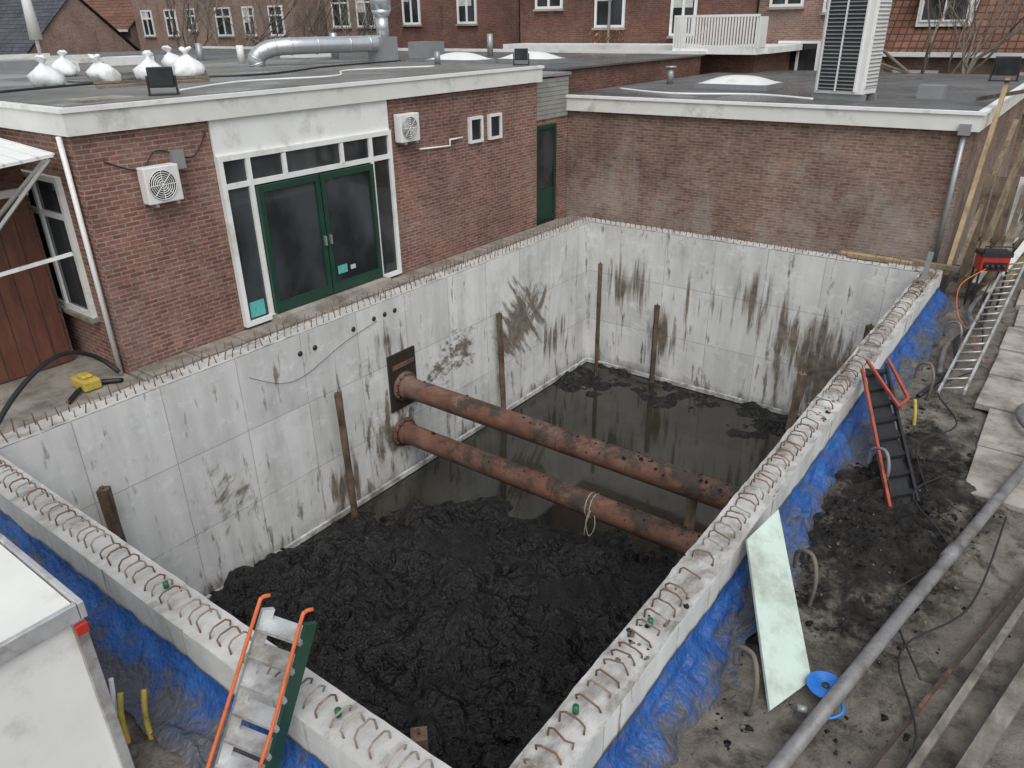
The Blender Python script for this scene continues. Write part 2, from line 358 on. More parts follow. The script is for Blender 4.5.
def mudz(x,y):
    b=-7.15+ -2.0*max(0,1-x/2.6)**1.3+ .35*math.sin(x*1.4)+.6*fbm(x,y,.8,4,2)+.10*x
    s=(b-y)/1.0
    h=-.10+.48*(1/(1+math.exp(-s*2.2)))
    edge=min(x,1.5)/1.5
    h+=.42*math.exp(-((x-4.0)**2/3+(y+9.2)**2/4))
    h*=(.45+.55*edge)
    s2=(y+1.3-.5*fbm(x,y,.7,3,7)-.10*(x-3))/.5
    h+=.15/(1+math.exp(-s2*3))
    s3=(x-6.5)/.4;h+=.16/(1+math.exp(-s3*3))
    k=1 if h>.08 else max(.35,.35+.65*h/.08)
    rut=abs(math.sin((x*.8+y*.9)*1.9+2.2*fbm(x,y,.6,3,11)))
    lump=max(0,fbm(x,y,.5,2,21)+.15)
    h+=k*(.22*fbm(x,y,.9,4,1)+.20*(abs(fbm(x,y,1.8,4,5))-.12)+.10*lump*fbm(x,y,6,4,6)+.10*(rut-.6))-.02
    return -3.86+h
heightgrid('excavated_peat_soil',-.02,7.55,-13.47,.27,320,580,mudz,'mud')
wt=MB();wt.add([(-.01,-13.46,WZ),(7.54,-13.46,WZ),(7.54,.26,WZ),(-.01,.26,WZ)],[(0,1,2,3)],'water');wt.obj('pit_water')
cl=MB()
def clod(m,c,r,k):
    ph=R(0,9);vs=[];fs=[];n=7
    for i in range(5):
        th=math.pi*i/4
        for j in range(n):
            p=2*math.pi*j/n;rr=r*(.7+.6*mn.noise(Vector((math.cos(p)*1.3+ph,math.sin(p)*1.3,i*.7))))
            vs.append((c[0]+rr*math.sin(th)*math.cos(p),c[1]+rr*math.sin(th)*math.sin(p),c[2]+rr*.6*math.cos(th)))
    for i in range(4):
        for j in range(n): fs.append((i*n+j,(i+1)*n+j,(i+1)*n+(j+1)%n,i*n+(j+1)%n))
    m.add(vs,fs,k,True)
for i in range(1500):
    x=R(.2,7.4);y=R(-13.3,-6)
    if fbm(x,y,.5,2,21)<.0: continue
    z=mudz(x,y)
    if z>WZ+.05: clod(cl,(x,y,z),min(.11,abs(random.gauss(0,.03))+.01),'mud')
cl.obj('peat_clods')
cr=MB()
for i in range(420):
    x=R(7.50,7.88);y=R(-13.5,.3)
    if fbm(x,y,1.1,3,40)>.0: clod(cr,(x,y,.018),min(.045,abs(random.gauss(0,.018))+.006),'mud' if i%3==0 else 'mudlight')
for i in range(2600):
    x=8.25+abs(random.gauss(.45,.6));y=random.gauss(-7.6,2.2)
    if fbm(x,y,1.4,3,44)<-.05: continue
    clod(cr,(x,y,gz(x,y)),min(.07,abs(random.gauss(0,.02))+.006),'gr' if i%3 else 'mud')
for i in range(600):
    x=R(8.3,11);y=R(-13,2);clod(cr,(x,y,gz(x,y)),min(.04,abs(random.gauss(0,.012))+.006),'mudlight')
cr.obj('soil_clods')
def strut(y,z,plate):
    e=empty('rusty_strut_pipe');m=MB();n=40;r=.205
    m.tube([(.06+7.42*i/n,y,z) for i in range(n+1)],r,'rust',28);m.obj('pipe',e)
    m=MB();m.tube([(.05,y,z),(.09,y,z)],.30,'rust',28);m.tube([(.09,y,z),(.22,y,z)],.235,'rust',28)
    for i in range(12):
        a=i*math.pi/6;m.tube([(.09,y+.265*math.cos(a),z+.265*math.sin(a)),(.125,y+.265*math.cos(a),z+.265*math.sin(a))],.02,'rust',6)
    m.tube([(7.42,y,z),(7.50,y,z)],.30,'rust',28)
    m.obj('end_flanges',e)
    m=MB();m.tube([(3.7,y,z),(3.75,y,z)],.209,'rust',28);m.obj('weld_collar',e)
    if plate:
        m=MB();m.box(.004,.045,y-.36,y+.36,z-.45,z+.72,'packing');m.box(.045,.07,y-.28,y+.3,z+.42,z+.5,'rust');m.obj('packing_board',e)
    m=MB()
    for i in range(190):
        x=7.3-abs(random.gauss(0,2.6));
        if x<.4: continue
        a=random.gauss(math.pi/2,.5);rr=r-.006
        clod(m,(x,y+rr*math.cos(a),z+rr*math.sin(a)),abs(random.gauss(0,.018))+.006,'mud')
    m.obj('clinging_mud',e)
strut(-6.68,-1.80,True);strut(-6.80,-2.76,False)
m=MB();pts=[]
for i in range(26):
    a=i*.45;pts.append((4.35+i*.006,-6.80+.214*math.cos(a),-2.76+.214*math.sin(a)))
m.tube(pts,.008,'rope',6)
m.tube(spline([(4.48,-7.01,-2.72),(4.45,-7.06,-2.95),(4.50,-7.04,-3.2),(4.60,-7.03,-3.0),(4.56,-6.99,-2.75)]),.008,'rope',6)
m.tube(spline([(4.50,-7.01,-2.72),(4.44,-7.05,-3.0),(4.40,-7.02,-3.25)]),.008,'rope',6)
m.obj('rope_sling')
def post(x,y,z0,z1,w=.13,lx=0,ly=0,k='wooddark'):
    m=MB();n=10;pts=[(x+lx*i/n,y+ly*i/n,z0+(z1-z0)*i/n) for i in range(n+1)]
    m.tube(pts,w/2*1.25,k,4,True,[w/2*1.25*(1+.06*math.sin(i*2.1)) for i in range(n+1)])
    m.tube([pts[-1],(pts[-1][0],pts[-1][1],z1+.05)],.012,'rust',6)
    m.obj('timber_post')
post(.42,-8.55,-4,-1.15,.13,-.12,.05);post(.2,-3.72,-4,-1.2,.13,-.08,0);post(.72,-.45,-4,-.82,.1,-.05,.1)
post(2.05,.1,-4,-1.75,.12,0,0);post(5.75,-.5,-4,-2.35,.15,.1,0,'wood');post(7.0,-1.2,-4,-.75,.13,.1,0)
post(5.95,-6.45,-4,-2.1,.14,.05,0,'wood');post(.25,-12.5,-4,-.95,.15);post(6.6,-13.15,-4,-.40,.14,0,0,'wooddark')
# ------------------------------------------------------------------ tarps
def tarp(name,fn,nu,nv):
    vs=[];fs=[];m=MB()
    for j in range(nv+1):
        for i in range(nu+1): vs.append(fn(i/nu,j/nv))
    for j in range(nv):
        for i in range(nu):
            a=j*(nu+1)+i;fs.append((a,a+1,a+nu+2,a+nu+1))
    m.add(vs,fs,'tarp',True);m.obj(name)
def tr(u,v):
    y=-14.2+14.6*u;wv=fbm(y,v,1.1,4,3);f2=fbm(y,v*1.5,4,3,6)
    wd=.42+.12*fbm(y,0,.7,3,50)
    x=7.90+wd*v**1.2+.10*wv*v+.04*f2*(.3+v);z=-.27-.34*v**.7+.09*wv*(1-v)*.6+.07*math.sin(v*6.3+y*1.7)*v+.04*f2
    if x<7.895:x=7.895
    return (x,y,max(z,-.62+.02*f2) if v>.7 else z)
tarp('blue_tarpaulin',tr,460,18)
def tf(u,v):
    x=-1.5+9.6*u;wv=fbm(x,v,1.1,4,13);f2=fbm(x,v*1.5,4,3,16)
    y=-13.82-.50*v**1.2+.10*wv*v*.8+.04*f2*(.3+v);z=-.28-.36*v**.7+.08*wv*(1-v)*.6+.06*math.sin(v*6.3+x*1.7)*v+.04*f2
    return (x,min(y,-13.815),z)
tarp('blue_tarpaulin',tf,280,18)
# ------------------------------------------------------------------ window helper
def window(m,T,w,h,fr='white',gl='glass',mull=(),trans=(),ft=.06,dp=.05):
    m.box(0,w,-dp,.0,0,ft,fr,T);m.box(0,w,-dp,.0,h-ft,h,fr,T)
    m.box(0,ft,-dp,.0,ft+.001,h-ft-.001,fr,T);m.box(w-ft,w,-dp,.0,ft+.001,h-ft-.001,fr,T)
    for a in mull: m.box(a-ft/2,a+ft/2,-dp+.004,0,ft,h-ft,fr,T)
    for a in trans: m.box(ft,w-ft,-dp+.007,0,a-ft/2,a+ft/2,fr,T)
    m.box(ft*.5,w-ft*.5,-dp*.45,-.002,ft*.5,h-ft*.5,gl,T)
def TR(x,y,z,rot): return Matrix.Translation((x,y,z))@Matrix.Rotation(rot,4,'Z')
FX=math.pi/2
# ------------------------------------------------------------------ left building
L=empty('brick_extension_building')
fx=-.85
m=MB();m.box(-11,fx,-11.3,-.9,-.9,3.3,'brickL');m.obj('walls',L)
m=MB();m.box(-11.2,fx+.10,-11.36,-.82,3.32,3.60,'cream');m.box(-11.25,fx+.13,-11.39,-.79,3.601,3.66,'white');m.obj('fascia',L)
m=MB();m.box(-11.1,fx+.03,-11.28,-.9,3.655,3.675,'roof')
m.box(-6.,-5.,-9,-6.5,3.675,3.70,'roof2')
m.obj('roof',L)
m=MB()
for i in range(5): m.beam((-3.5-i*.9,-9.5+i*.4,3.70),(-3.3-i*.8,-7.6+i*.5,3.70),.12,.03,'wood')
m.tube(spline([(-1.6,-9.2,3.69),(-2.4,-7.5,3.69),(-2.0,-5.8,3.69),(-3.2,-4.4,3.69),(-2.5,-2.5,3.69)]),.02,'plast',6)
m.tube(spline([(-4,-10.8,3.69),(-4.6,-8.,3.69),(-3.8,-6.,3.69),(-4.8,-3.6,3.69),(-5.2,-.8,3.69)]),.025,'black',6)
m.box(-1.6,-1.1,-10.9,-10.2,3.676,3.70,'slab');m.box(-8.4,-8.0,-5.6,-4.8,3.676,3.95,'grey');m.box(-9.6,-9.2,-7.6,-7.0,3.676,3.9,'plast')
m.tube([(-8.8,-3.,3.676),(-8.8,-3.,4.1)],.09,'plast',12);m.tube([(-3.2,-1.6,3.676),(-3.2,-1.6,3.95)],.07,'grey',12)
m.obj('roof_clutter',L)
m=MB();T=TR(fx+.002,-9.32,.08,FX)
W_=3.62;H_=2.72
m.box(0,W_,-.04,0,H_+.001,3.24,'white',T)
window(m,T,W_,H_,'white','glass',ft=.08,dp=.09,mull=(.52,3.10),trans=(2.26,))
for a in (1.2,2.42): m.box(a-.035,a+.035,-.087,0,2.30,H_-.09,'white',T)
m.obj('window_frame',L)
m=MB()
for (a,b) in ((.57,1.80),(1.82,3.05)):
    m.box(a,a+.09,-.15,-.092,.09,2.2,'green',T);m.box(b-.09,b,-.15,-.092,.09,2.2,'green',T)
    m.box(a+.09,b-.09,-.15,-.092,2.10,2.2,'green',T);m.box(a+.09,b-.09,-.15,-.092,.09,.27,'green',T)
    m.box(a+.085,b-.085,-.115,-.095,.25,2.12,'glass',T)
m.box(1.74,1.77,-.2,-.15,1.0,1.16,'galv',T);m.box(1.86,1.89,-.2,-.15,1.0,1.16,'galv',T)
m.box(2.0,2.22,-.119,-.1155,.40,.55,'sticker',T);m.box(2.3,2.42,-.119,-.1155,.42,.5,'curtain',T)
m.obj('double_door',L)
m=MB();m.box(.14,.42,-.048,-.042,.12,.38,'sticker',T)
m.box(.5,3.1,-.3,0,-.06,.07,'slab',T);m.obj('door_step_and_sticker',L)
for yy in (-3.40,-2.75):
    m=MB();window(m,TR(fx+.002,yy,2.27,FX),.44,.52,'plast','glass',ft=.055,dp=.07);m.obj('toilet_window',L)
m=MB();T=TR(-3.0,-11.302,.75,0);window(m,T,1.6,2.0,'white','glass',ft=.08,dp=.07,mull=(.8,),trans=(1.45,))
m.box(-.05,1.65,-.12,0,-.06,0,'slab',T);m.obj('side_window',L)
m=MB();m.tube([(-.98,-11.37,-.03),(-.98,-11.37,3.31)],.035,'plast',12);m.obj('drainpipe',L)
g2=empty('timber_door_wing')
m=MB();m.box(-6,-2.12,-14.4,-11.48,-.9,2.9,'brickD');m.obj('walls',g2)
m=MB();T=TR(-2.118,-13.6,-.02,FX);m.box(0,2.05,-.05,0,0,2.5,'reddoor',T)
for i in range(9): m.box(.03+i*.225,.04+i*.225,-.055,-.05,.02,2.45,'dark',T)
m.box(-.08,2.1,-.07,0,2.5,2.6,'white',T);m.obj('brown_door',g2)
m=MB();m.add([(-4.6,-11.5,3.30),(-.95,-11.5,3.12),(-.95,-14.0,2.92),(-4.6,-14.0,3.0),(-4.6,-11.5,3.26),(-.95,-11.5,3.08),(-.95,-14.0,2.88),(-4.6,-14.0,2.96)],
  [(0,3,2,1),(4,5,6,7),(0,1,5,4),(1,2,6,5),(2,3,7,6),(3,0,4,7)],'white')
for i in range(12): m.beam((-.94,-11.5-i*.2,3.115-i*.0165),(-4.6,-11.5-i*.2,3.31-i*.027),.03,.02,'cream')
m.beam((-1.0,-11.55,3.05),(-2.1,-12.4,1.7),.04,.04,'white');m.beam((-1.0,-13.0,2.95),(-2.1,-12.4,1.7),.04,.04,'white')
m.beam((-1.0,-11.6,3.05),(-2.1,-12.0,2.2),.04,.04,'white')
m.beam((-2.05,-13.6,1.4),(-1.3,-11.45,1.75),.03,.05,'white')
m.obj('awning_canopy',g2)
m=MB();m.tube(spline([(fx+.02,-10.95,2.95),(fx+.05,-10.5,2.78),(fx+.03,-10.2,3.0),(fx+.05,-9.7,2.85),(fx+.02,-9.4,3.15)]),.01,'black',5)
m.tube([(fx+.02,-4.9,2.35),(fx+.02,-4.0,2.3),(fx+.02,-4.0,2.42),(fx+.02,-3.6,2.42)],.02,'plast',6)
m.box(fx,fx+.10,-10.02,-9.84,2.72,2.98,'grey')
m.obj('wall_cables')
def acunit(y,z,w,h):
    e=empty('air_conditioner_unit');T=TR(fx+.03,y,z,FX);m=MB()
    m.box(0,w,-.18,0,0,h,'plast',T);m.obj('casing',e,.015)
    m=MB();c=T@Vector((w*.45,-.182,h*.5));r=h*.40
    m.tube([c,c+Vector((.012,0,0))],r,'dark',28)
    for q in (.25,.4,.55,.7,.85,1.0):
        m.tube([c+Vector((.016,r*q*math.cos(a*.262),r*q*math.sin(a*.262))) for a in range(25)],.006,'plast',4,False)
    for a in range(8):
        m.tube([c+Vector((.018,0,0)),c+Vector((.018,r*math.cos(a*.785),r*math.sin(a*.785)))],.005,'plast',4)
    m.obj('fan_grille',e)
    m=MB()
    for q in (.08,w-.12): m.box(q,q+.04,-.2,.03,-.04,-.002,'grey',T)
    m.obj('bracket',e)
acunit(-10.55,2.32,.52,.50);acunit(-5.55,2.55,.5,.5)
K=empty('link_building')
m=MB();m.box(-6,-1.05,-.89,.72,-.9,3.3,'brickL');m.obj('walls',K)
m=MB()
for i in range(9): m.box(-1.048,-1.02,-.79,.70,2.45+i*.1,2.54+i*.1,'siding')
m.box(-6,-.98,-.78,.76,3.38,3.44,'grey');m.obj('siding',K)
m=MB();T=TR(-1.045,-.72,.02,FX);window(m,T,.86,2.3,'green','green',ft=.09,dp=.06);m.box(.09,.77,-.035,-.03,.8,2.15,'glass',T);m.obj('green_door',K)
def sandbag(x,y,z,s=1.):
    m=MB();n=24;prof=[(0,0),(.20,.005),(.255,.06),(.26,.14),(.23,.22),(.16,.30),(.08,.36),(.035,.40),(.04,.43),(.10,.49),(.07,.52),(.01,.50)];vs=[];fs=[];ph=R(0,9);ln=R(-.35,.35);l2=R(-.35,.35)
    for i,(r,h) in enumerate(prof):
        for j in range(n):
            a=2*math.pi*j/n;rr=r*s*(1+.45*mn.noise(Vector((math.cos(a)*1.6+ph,math.sin(a)*1.6,h*5)))+.22*mn.noise(Vector((math.cos(a)*5+ph,math.sin(a)*5,h*12))));vs.append((x+ln*h+rr*math.cos(a)*1.15,y+l2*h+rr*math.sin(a),z+h*s*(1+.15*math.sin(a*2+ph)*(1 if i<6 else .3))))
    for i in range(len(prof)-1):
        for j in range(n): fs.append((i*n+j,i*n+(j+1)%n,(i+1)*n+(j+1)%n,(i+1)*n+j))
    m.add(vs,fs,'bag',True);m.obj('sandbag')
RZ=3.676
for (x,y,s_) in ((-4.6,-9.75,.92),(-4.6,-8.73,.88),(-4.6,-7.96,.92),(-4.7,-7.15,1.0),(-7.0,-5.9,.95),(-7.6,-8.1,.9)): sandbag(x,y,RZ,s_)
def flood(x,y,z,rot,s=.3):
    e=empty('floodlight');T=TR(x,y,z,rot);m=MB()
    m.box(-s/2,s/2,-.04,.04,.10,.10+s*.8,'black',T);m.obj('housing',e,.01)
    m=MB();m.box(-s/2+.02,s/2-.02,-.046,-.041,.13,.08+s*.8,'glass',T);m.obj('lens',e)
    m=MB();m.box(-s/2-.03,-s/2-.005,-.02,.02,0,.12+s*.4,'black',T);m.box(s/2+.005,s/2+.03,-.02,.02,0,.12+s*.4,'black',T);m.box(-s/2-.03,s/2+.03,-.1,.1,0,.02,'black',T);m.obj('stand',e)
flood(-1.2,-9.7,RZ,.9,.34);flood(-1.1,-1.15,RZ,.6,.3)
D=empty('ventilation_duct');m=MB()
P=spline([(-6.9,-3.9,RZ),(-6.9,-3.9,3.88),(-6.7,-3.6,4.06),(-6.35,-3.1,4.10),(-5.9,-1.6,4.10),(-5.75,-.9,4.10)],6);m.tube(P,.19,'galv',16)
for i in range(2,len(P)-1,3):
    d=(P[i+1]-P[i]).normalized();m.tube([P[i]-d*.015,P[i]+d*.015],.203,'galv',16)
m.obj('duct',D)
m=MB();m.box(-6.05,-5.5,-1.1,-.55,3.45,4.25,'grey');m.tube([(-5.75,-.8,4.25),(-5.75,-.8,4.7)],.16,'galv',16);m.tube([(-5.75,-.8,4.7),(-5.75,-.8,4.87)],.17,'galv',16,True,[.16,.26]);m.tube([(-5.75,-.8,4.87),(-5.75,-.8,5.3)],.26,'galv',16);m.obj('fan_box',D)
def skylight(x,y,z,w=1.2,d=1.,col='plast'):
    e=empty('roof_skylight');m=MB();m.box(x-w/2,x+w/2,y-d/2,y+d/2,z,z+.12,'grey');m.obj('kerb',e)
    m=MB();vs=[];fs=[];n=12
    for j in range(n+1):
        for i in range(n+1):
            a=i/n*2-1;b=j/n*2-1;vs.append((x+a*w*.47,y+b*d*.47,z+.12+.18*(1-abs(a)**2.5)*(1-abs(b)**2.5)))
    for j in range(n):
        for i in range(n):
            q=j*(n+1)+i;fs.append((q,q+1,q+n+2,q+n+1))
    m.add(vs,fs,col,True);m.obj('dome',e)
# ------------------------------------------------------------------ right (rear) building
Rb=empty('brick_garage_building')
m=MB()
A=(-1.12,.74);B=(7.72,1.26)
vs=[(A[0],A[1],-.9),(B[0],B[1],-.9),(B[0],12,-.9),(A[0],12,-.9),(A[0],A[1],2.56),(B[0],B[1],2.56),(B[0],12,2.56),(A[0],12,2.56)]
m.add(vs,[(0,3,2,1),(4,5,6,7),(0,1,5,4),(1,2,6,5),(2,3,7,6),(3,0,4,7)],'brickR');m.obj('walls',Rb)
def prism(m,P,z0,z1,k):
    n=len(P);m.add([(p[0],p[1],z0) for p in P]+[(p[0],p[1],z1) for p in P],[tuple(range(n))[::-1],tuple(range(n,2*n))]+[(i,(i+1)%n,n+(i+1)%n,n+i) for i in range(n)],k)
m=MB();prism(m,[(-1.15,.62),(7.86,1.14),(7.86,12.1),(-1.15,12.1)],2.562,2.86,'cream');prism(m,[(-1.18,.58),(7.9,1.10),(7.9,12.15),(-1.18,12.15)],2.862,2.92,'white');m.obj('fascia',Rb)
m=MB();prism(m,[(-1.1,.75),(7.75,1.26),(7.75,12),(-1.1,12)],2.90,2.935,'roof2')
m.tube(spline([(4.5,1.9,2.95),(3.,2.4,2.95),(1.2,1.8,2.95),(-.6,2.5,2.95)]),.03,'plast',6);m.tube([(-.2,4.6,2.935),(-.2,4.6,3.35)],.09,'grey',12);m.tube([(-.2,4.6,3.35),(-.2,4.6,3.4)],.15,'grey',12)
m.box(6.3,6.8,3.2,3.6,2.936,3.2,'grey');m.obj('roof',Rb)
m=MB();m.tube([(7.62,1.14,2.6),(7.62,1.14,0.)],.05,'grey',12);m.box(7.52,7.72,1.03,1.22,2.5,2.7,'grey');m.obj('downpipe',Rb)
skylight(1.9,4.3,2.935,1.9,1.3)
skylight(-5.4,1.8,3.5,1.8,1.0);skylight(-3.7,2.9,3.5,1.8,1.)
e=empty('rooftop_condenser');T=TR(4.42,2.15,2.935,-.15);m=MB();m.box(0,1.05,0,.75,.12,2.3,'plast',T);m.obj('cabinet',e,.02)
m=MB();m.box(.10,.88,-.03,0,.2,2.05,'dark',T)
for i in range(24): m.box(.10,.88,-.055,-.03,.23+i*.075,.25+i*.075,'grey',T)
for a in (.07,.47,.88): m.box(a,a+.03,-.065,-.0,.18,2.08,'plast',T)
m.box(1.05,1.07,.08,.67,.25,2.1,'plast',T)
for i in range(24): m.box(1.07,1.085,.08,.67,.28+i*.075,.30+i*.075,'grey',T)
m.obj('louvres',e)
m=MB();m.box(-.05,1.1,.05,.15,0,.12,'grey',T);m.box(-.05,1.1,.6,.7,0,.12,'grey',T);m.obj('feet',e)
# ------------------------------------------------------------------ middle roofs
q=empty('flat_roof_building');m=MB();m.box(-30,-1.5,.78,9.5,-.9,3.45,'brickD');m.obj('walls',q)
m=MB();m.box(-30,-1.4,.77,9.6,3.452,3.5,'roof2');m.box(-30,-1.35,9.5,9.7,3.501,3.6,'cream');m.obj('roof',q)
m=MB();m.box(-9.5,-8.6,4,4.8,3.5,4.0,'grey');m.tube([(-12,3,3.5),(-12,3,4.3)],.12,'galv',12);m.box(-15,-13.6,3.,4.2,3.5,3.9,'plast');m.tube([(-7.6,6,3.5),(-7.6,6,4.2)],.1,'grey',12);m.obj('roof_vents',q)
q=empty('flat_roof_building');m=MB();m.box(-32,-11.3,-12,.7,-.9,3.4,'brickP');m.obj('walls',q)
m=MB();m.box(-32.1,-11.26,-12.1,.72,3.402,3.45,'roof');
for i in range(3): m.box(-20-i*4,-19.8-i*4,-12,.7,3.451,3.6,'cream')
m.box(-14,-13,-4,-3,3.451,3.8,'plast');m.box(-17,-15.5,-6,-5,3.451,3.75,'grey');m.tube([(-13,-1.5,3.45),(-13,-1.5,4.1)],.1,'grey',12)
m.obj('roof',q)
# ------------------------------------------------------------------ houses
def house(name,x,y,w,d,h,rot=0,bk='brickD',wins=(),side=(),roof='flat',tl='tileG',rh=3,eave='white'):
    e=empty(name);T=TR(x,y,0,rot);m=MB(T);m.box(0,w,0,d,-.9,h,bk)
    if roof=='gable':
        m.add([(0,0,h),(0,d,h),(0,d/2,h+rh),(w,0,h),(w,d,h),(w,d/2,h+rh)],[(0,2,1),(3,4,5)],bk)
    m.obj('walls',e);m=MB(T)
    if roof=='flat': m.box(-.2,w+.2,-.25,d+.2,h+.002,h+.28,eave);m.obj('roof',e)
    else:
        m.add([(-.2,-.35,h-.1),(w+.2,-.35,h-.1),(w+.2,d/2,h+rh+.12),(-.2,d/2,h+rh+.12),(w+.2,d+.35,h-.1),(-.2,d+.35,h-.1)],[(0,1,2,3),(3,2,4,5)],tl)
        m.box(-.22,w+.22,-.5,-.36,h-.2,h-.05,eave);m.obj('roof',e)
    m=MB(T)
    for a in wins:
        wx,wz,ww,wh=a[:4];window(m,TR(wx,-.003,wz,0),ww,wh,'white','glass' if len(a)<5 else a[4],mull=(ww/2,) if ww>.9 else (),trans=(wh*.68,) if wh>1.2 else (),ft=.09,dp=.08)
        m.box(wx-.06,wx+ww+.06,-.14,0,wz-.08,wz-.002,'slab')
        if random.random()<.6: m.box(wx+.09,wx+ww*R(.3,.9),-.045,-.037,wz+wh*R(.4,.7),wz+wh-.09,'curtain')
    for (wy,wz,ww,wh) in side:
        window(m,TR(w+.003,wy,wz,FX),ww,wh,'white','glass',mull=(ww/2,),ft=.09,dp=.08)
    if m.v: m.obj('windows',e)
    return e
hA=house('brick_house',-10.7,12,9.2,8,8,0,'brickD',wins=((.8,5.0,1.3,1.5),(3.6,4.3,1.3,1.6),(6.8,4.0,1.,2.1)),roof='flat')
m=MB();m.box(-10.2,-1.6,10.6,11.99,-.9,3.55,'brickD');m.box(-10.4,-2.6,10.4,11.97,3.552,3.75,'white');m.box(-10.7,-1.5,11.9,11.99,5.6,5.85,'cream');m.obj('ground_floor_bay',hA)
m=MB()
window(m,TR(-5.8,10.597,2.5,0),2.4,.95,'white','glass',mull=(.8,1.6));window(m,TR(-9.,10.597,2.3,0),1.8,1.1,'white','glass',mull=(.9,))
m.tube([(-6.4,11.85,3.75),(-6.4,11.85,7.9)],.05,'grey',8);m.tube([(-2.9,10.5,0),(-2.9,10.5,3.5)],.05,'grey',8)
m.obj('bay_windows',hA)
m=MB();ox=1.8;m.box(-4.4+ox,-1.5+ox,9.6,10.38,3.5,3.68,'white')
m.box(-4.4+ox,-1.5+ox,9.6,9.64,4.6,4.67,'white')
for i in range(30): m.box(-4.4+ox+i*.1,-4.4+ox+i*.1+.05,9.6,9.64,3.68,4.6,'white')
m.box(-4.4+ox,-4.34+ox,9.641,10.38,3.7,4.6,'white');m.box(-1.56+ox,-1.5+ox,9.641,10.38,3.7,4.6,'white')
m.box(-2.4,-.0,10.4,13.9,-.9,3.5,'brickD');m.box(-2.5,.4,10.39,13.9,3.502,3.7,'white');m.obj('balcony',hA)
m=MB()
for i in range(220):
    c=Vector((R(-6.4,-4.9),10.35+R(-.12,.12),3.8+R(0,.35)));d=Vector((R(-.07,.07),R(-.07,.07),R(0,.1)));s_=Vector((R(-.04,.04),R(-.04,.04),.02))
    m.add([c,c+d,c+d+s_,c+s_],[(0,1,2,3)],'leafG' if i%5 else 'orange')
m.obj('planter_flowers')
house('brick_house',-19.5,13,8,8,8.5,0,'brickD',wins=((1.2,4.5,1.1,1.7),(4.6,4.5,1.1,1.7)),side=((1,4.6,1.4,1.6),))
house('brick_house',-27.3,16,8,8,9,0,'brickP',wins=((.6,4.4,1.4,1.8),(2.6,4.4,1.4,1.8)))
house('brick_house',-46,15,17,8,8,0,'brickP',wins=((1,4.0,1.3,1.6),(3.9,4.,1.3,1.6),(6.4,4.3,1.,1.3),(9.6,4.,1.6,1.6),(12.4,4.,1.1,1.6),(14.9,4,1.3,1.6),(2,1,2.,2),(7,1,2,2)))
house('brick_house',-62,4,17,9,2.6,.15,'brickP',wins=((12,.6,2,1.4),),roof='gable',tl='tileG',rh=4)
house('brick_house',-58,14,11,9,4.5,.1,'brickP',wins=((2,2.6,1.4,1.4),(6,2.6,1.4,1.4)),roof='gable',tl='tileR',rh=4)
house('brick_house',-1.4,14,3.7,8,8,0,'brickP',wins=((.9,2.6,1.5,1.2),(.4,4.9,1.2,1.5),(2.3,4.7,1.,1.6)))
hD=house('brick_house',2.5,16,12,9,3.45,0,'brickP',wins=((.6,1.6,1.5,1.2),(4,1.6,1.8,1.2)),roof='gable',tl='tileR',rh=4.6)
m=MB();m.box(3.5,5.2,16.3,18.5,4.2,5.6,'white');m.box(3.35,5.35,16.1,18.6,5.602,5.75,'grey');window(m,TR(3.6,16.297,4.35,0),1.5,1.1,'white','glass',mull=(.75,));m.obj('dormer',hD)
house('brick_house',16,18,12,9,5,0,'brickD',wins=((1,2,1.5,1.4),),roof='gable',tl='tileR')
# ------------------------------------------------------------------ trees
def tree(x,y,h,name='bare_tree',spread=.5,seed=1,depth=6):
    rnd=random.Random(seed);m=MB()
    def br(p,d,L,r,k):
        q=p;pts=[p];dd=d.copy()
        for i in range(3):
            dd=(dd+Vector((rnd.uniform(-.16,.16),rnd.uniform(-.16,.16),rnd.uniform(-.05,.12)))).normalized();q=q+dd*L/3;pts.append(q)
        m.tube(pts,r,'bark',6 if k<3 else 3,False,[r*(1-.12*i) for i in range(4)])
        if k>=depth: return
        n=rnd.choice((2,3,3)) if k>0 else 4
        for i in range(n):
            nd=(dd+Vector((rnd.gauss(0,spread),rnd.gauss(0,spread),rnd.uniform(-.1,.4)))).normalized()
            br(pts[-1] if i<2 else pts[2],nd,L*rnd.uniform(.62,.82),r*.62*rnd.uniform(.8,1.1),k+1)
    br(Vector((x,y,-.9)),Vector((0,0,1)),h*.42,h*.022,0);m.obj(name)
tree(5.9,12.8,6.5,seed=3,depth=6);tree(-24,8.9+2,7,seed=5);tree(-29,10.5,7,seed=8);tree(-34,11,7.5,seed=11);tree(-21,11,6,seed=15);tree(11,13,7,seed=21)
e=empty('folded_parasol');m=MB();m.tube([(-13.5,-5.9,3.45),(-13.5,-5.9,6.4)],.05,'plast',8);m.obj('pole',e)
m=MB();m.tube([(-13.5,-5.9,4.3),(-13.5,-5.9,5.2),(-13.5,-5.9,6.2)],.1,'plast',10,True,[.16,.12,.05]);m.obj('canopy',e)
